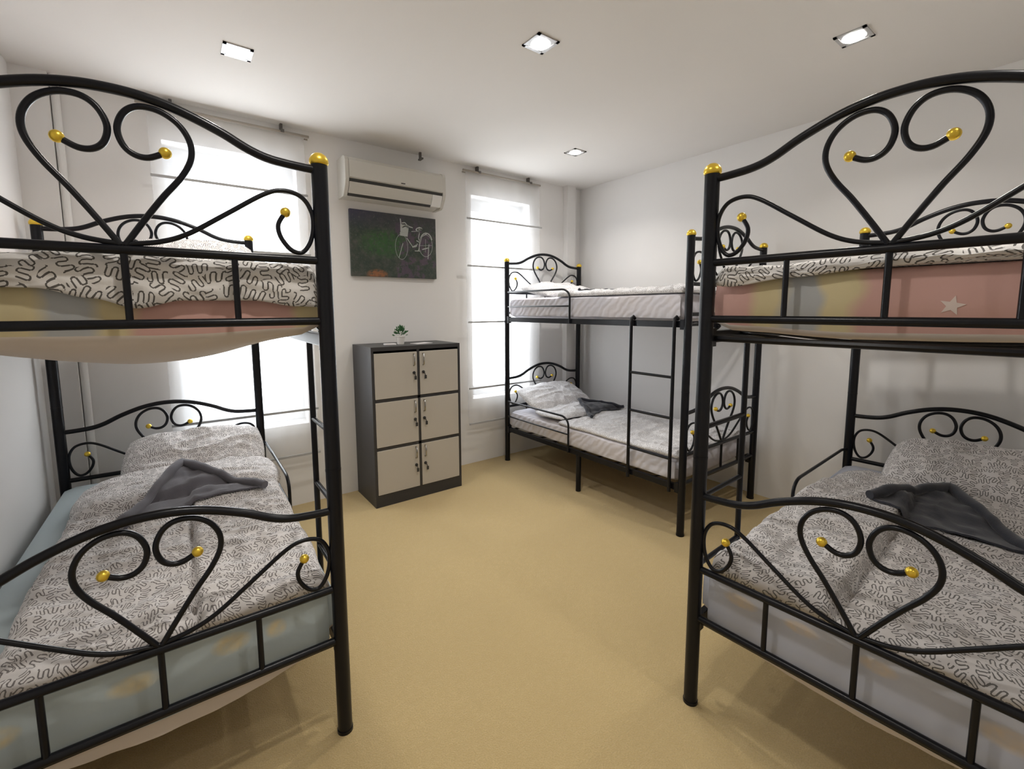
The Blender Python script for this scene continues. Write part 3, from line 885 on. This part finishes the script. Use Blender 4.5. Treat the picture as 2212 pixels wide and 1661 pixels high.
# ------------------------------------------------------------------ picture
pxa, pxb, pza, pzb = 1.143, 1.880, 1.755, 2.268
pic = empty('canvas_picture', (pxa, D, pza)); tag(pic, 'dark green and purple canvas print of a white bicycle on the wall', 'picture')
def canvas_mat():
    m = mat('canvas_print', (.06, .07, .06), .6); t = NT(m); co = t.coord()
    sp = t.n('ShaderNodeSeparateXYZ'); t.l(co, sp.inputs[0])
    x = t.math('DIVIDE', sp.outputs[0], pxb - pxa); z = t.math('DIVIDE', sp.outputs[2], pzb - pza)
    n1 = t.noise(7, co, 4, .6).outputs[0]; n2 = t.noise(22, co, 5, .7).outputs[0]
    mot = t.n('ShaderNodeMapRange'); t.l(t.noise(34, co, 6, .8).outputs[0], mot.inputs[0]); mot.inputs[1].default_value = .38; mot.inputs[2].default_value = .62; mot = mot.outputs[0]; n3 = t.noise(60, co, 3, .7).outputs[0]
    base = t.ramp(n2, [(.35, (.025, .045, .035)), (.5, (.05, .065, .05)), (.65, (.085, .085, .075))])
    dx = t.math('SUBTRACT', x, .38); dz = t.math('SUBTRACT', z, .52)
    gd = t.math('ADD', t.math('MULTIPLY', t.math('MULTIPLY', dx, dx), 10), t.math('MULTIPLY', t.math('MULTIPLY', dz, dz), 16))
    g = t.math('MULTIPLY', t.math('MAXIMUM', t.math('SUBTRACT', 1.1, gd), 0.0), t.math('MULTIPLY', mot, .8))
    c = t.mix(t.math('MINIMUM', t.math('MULTIPLY', g, 1.7), .85), base, (.035, .12, .03))
    # purple drift on the right, blue-purple top left
    pr = t.math('MULTIPLY', t.math('GREATER_THAN', x, .5), t.math('GREATER_THAN', t.math('MULTIPLY', n2, n1), .27))
    c = t.mix(t.math('MULTIPLY', pr, .6), c, (.11, .065, .12))
    tl = t.math('MULTIPLY', t.math('MAXIMUM', t.math('SUBTRACT', z, .68), 0.0), t.math('MULTIPLY', t.math('SUBTRACT', 1.0, x), 3.0))
    c = t.mix(t.math('MINIMUM', tl, .8), c, (.055, .05, .10))
    tr = t.math('MULTIPLY', t.math('MAXIMUM', t.math('SUBTRACT', z, .72), 0.0), t.math('MULTIPLY', x, 4.5))
    c = t.mix(t.math('MINIMUM', tr, .9), c, (.05, .05, .052))
    ox = t.math('SUBTRACT', x, .28); oz = t.math('SUBTRACT', z, .03)
    od = t.math('ADD', t.math('MULTIPLY', t.math('MULTIPLY', ox, ox), 60), t.math('MULTIPLY', t.math('MULTIPLY', oz, oz), 110))
    og = t.math('MINIMUM', t.math('MULTIPLY', t.math('MAXIMUM', t.math('SUBTRACT', 1.0, od), 0.0), t.math('MULTIPLY', mot, 2.2)), .9)
    c = t.mix(og, c, (.33, .13, .05))
    c = t.mix(t.math('MULTIPLY', t.math('GREATER_THAN', n3, .62), .35), c, (.16, .17, .16))
    t.l(c, t.b.inputs['Base Color'])
    return m
M_CANVAS = canvas_mat(); M_BIKE = mat('white_print', (.50, .53, .51), .6)
bm = bmesh.new(); box(bm, 0, pxb - pxa, -.03, 0, 0, pzb - pza, bevel=.002)
def cp(x, y):
    yt = 130 + (x - 110) * .10; yb_ = 1460 + (x - 160) * .015
    return ((x - 135) / 1700 * (pxb - pxa), -.0305, (yb_ - y) / (yb_ - yt) * (pzb - pza))
def stroke(pts, w):
    P = [Vector(cp(*p)) for p in pts]
    for a, b in zip(P, P[1:]):
        d = (b - a).normalized(); n_ = Vector((-d.z, 0, d.x)) * w / 2
        for k in (0,):
            q = [a - n_, b - n_, b + n_, a + n_]
            f = bm.faces.new([bm.verts.new(v) for v in q]); f.material_index = 1
            f = bm.faces.new([bm.verts.new(v + Vector((0, .0006, 0))) for v in q[::-1]]); f.material_index = 1
def ell(cx, cy, rx, ry, a0=0, a1=360, n=20):
    return [(cx + rx * math.cos(math.radians(a0 + (a1 - a0) * k / n)), cy + ry * math.sin(math.radians(a0 + (a1 - a0) * k / n))) for k in range(n + 1)]
for y in range(420, 641, 14): stroke([(1085 - (y > 560) * 10, y), (1262 - (y - 420) * .15, y + 22)], .0055)
stroke([(1090, 305), (1100, 420)], .009); stroke([(1120, 390), (1180, 380), (1240, 450), (1340, 480)], .008)
stroke([(1130, 480), (1190, 440), (1250, 490)], .008)
stroke([(1410, 530), (1440, 495), (1500, 480), (1530, 510)], .018); stroke([(1430, 515), (1530, 505)], .012)
stroke([(1310, 555), (1420, 545), (1490, 560)], .004)
stroke([(1480, 580), (1455, 680), (1490, 760), (1460, 900), (1440, 935)], .007)
stroke(ell(1620, 760, 130, 180, 190, 345), .009); stroke(ell(1610, 830, 145, 215, 0, 360, 30), .003)
stroke(ell(1100, 860, 125, 250, 0, 360, 30), .0025); stroke([(1210, 680), (1330, 855), (1440, 800)], .006)
stroke([(1410, 730), (1490, 770), (1530, 650), (1640, 590)], .007); stroke([(1320, 860), (1400, 850), (1430, 790)], .008)
stroke([(1370, 935), (1480, 935)], .006); stroke([(1130, 790), (1040, 1080)], .005); stroke([(1680, 800), (1650, 1090)], .006)
stroke([(1530, 905), (1660, 870)], .008); stroke([(1610, 700), (1600, 960)], .0025); stroke([(1480, 830), (1740, 820)], .0025)
obj('canvas', bm, [M_CANVAS, M_BIKE], pic)

# ------------------------------------------------------------------ sheer blinds
SN = [('sheer panel blind with thin grey battens over the left window', 'left'), ('sheer panel blind with thin grey battens over the right window', 'right')]
YS = D - .06
for i, (x0, x1) in enumerate(SHEER):
    t = empty('sheer_blind', (x0, YS, .41)); tag(t, SN[i][0], 'blind', 'sheer window blinds')
    bm = bmesh.new(); nx, nz = 40, 60; w = x1 - x0; hh = 2.305
    g = [[bm.verts.new((w * a / nx, .006 * math.sin(a * .9 + i) * (.3 + .7 * (1 - abs(2 * b / nz - 1))) + .004 * noise.noise(Vector((a * .3, b * .15, i))), hh * b / nz)) for a in range(nx + 1)] for b in range(nz + 1)]
    for b in range(nz):
        for a in range(nx): bm.faces.new((g[b][a], g[b][a + 1], g[b + 1][a + 1], g[b + 1][a]))
    sh = obj('sheer_fabric', bm, M_SHEER, t, smooth=True)
    for z in (2.303, 1.883, 1.37, .75, .412):
        bm = bmesh.new(); box(bm, -.004, w + .004, -.030, -.022, z - .41 - .008, z - .41 + .008)
        obj('batten', bm, M_BATTEN, t)
    rx0, rx1 = ((-.10, .865), (2.145, 3.045))[i]
    t2 = empty('curtain_rail', (rx0, YS, 2.722)); tag(t2, 'taupe curtain rail fixed under the ceiling over the %s window' % SN[i][1], 'curtain rail', 'curtain rails')
    bm = bmesh.new(); tube(bm, [(0, 0, 0), (rx1 - rx0, 0, 0)], .0095, 12); obj('rod', bm, M_ROD, t2, smooth=True)
    bm = bmesh.new(); tube(bm, [(0.005, .022, -.012), (rx1 - rx0 - .005, .022, -.012)], .006, 10); obj('rod', bm, M_ROD, t2, smooth=True)
    for bx in ((.072, .692), (2.318, 2.918))[i]:
        bm = bmesh.new(); q = bx - rx0
        box(bm, q - .011, q + .011, -.016, .05, -.006, .014); box(bm, q - .008, q + .008, .02, .058, .014, ZC - 2.722)
        obj('bracket', bm, M_BRK, t2)
bm = bmesh.new(); box(bm, -.010, .010, -.03, .03, -.012, .0); box(bm, -.008, .008, .0, .02, 0, .05)
o = obj('curtain_bracket', bm, M_BRK, None, loc=(1.73, 3.57, ZC - .05))
tag(o, 'small lone dark bracket on the ceiling above the air conditioner', 'bracket')
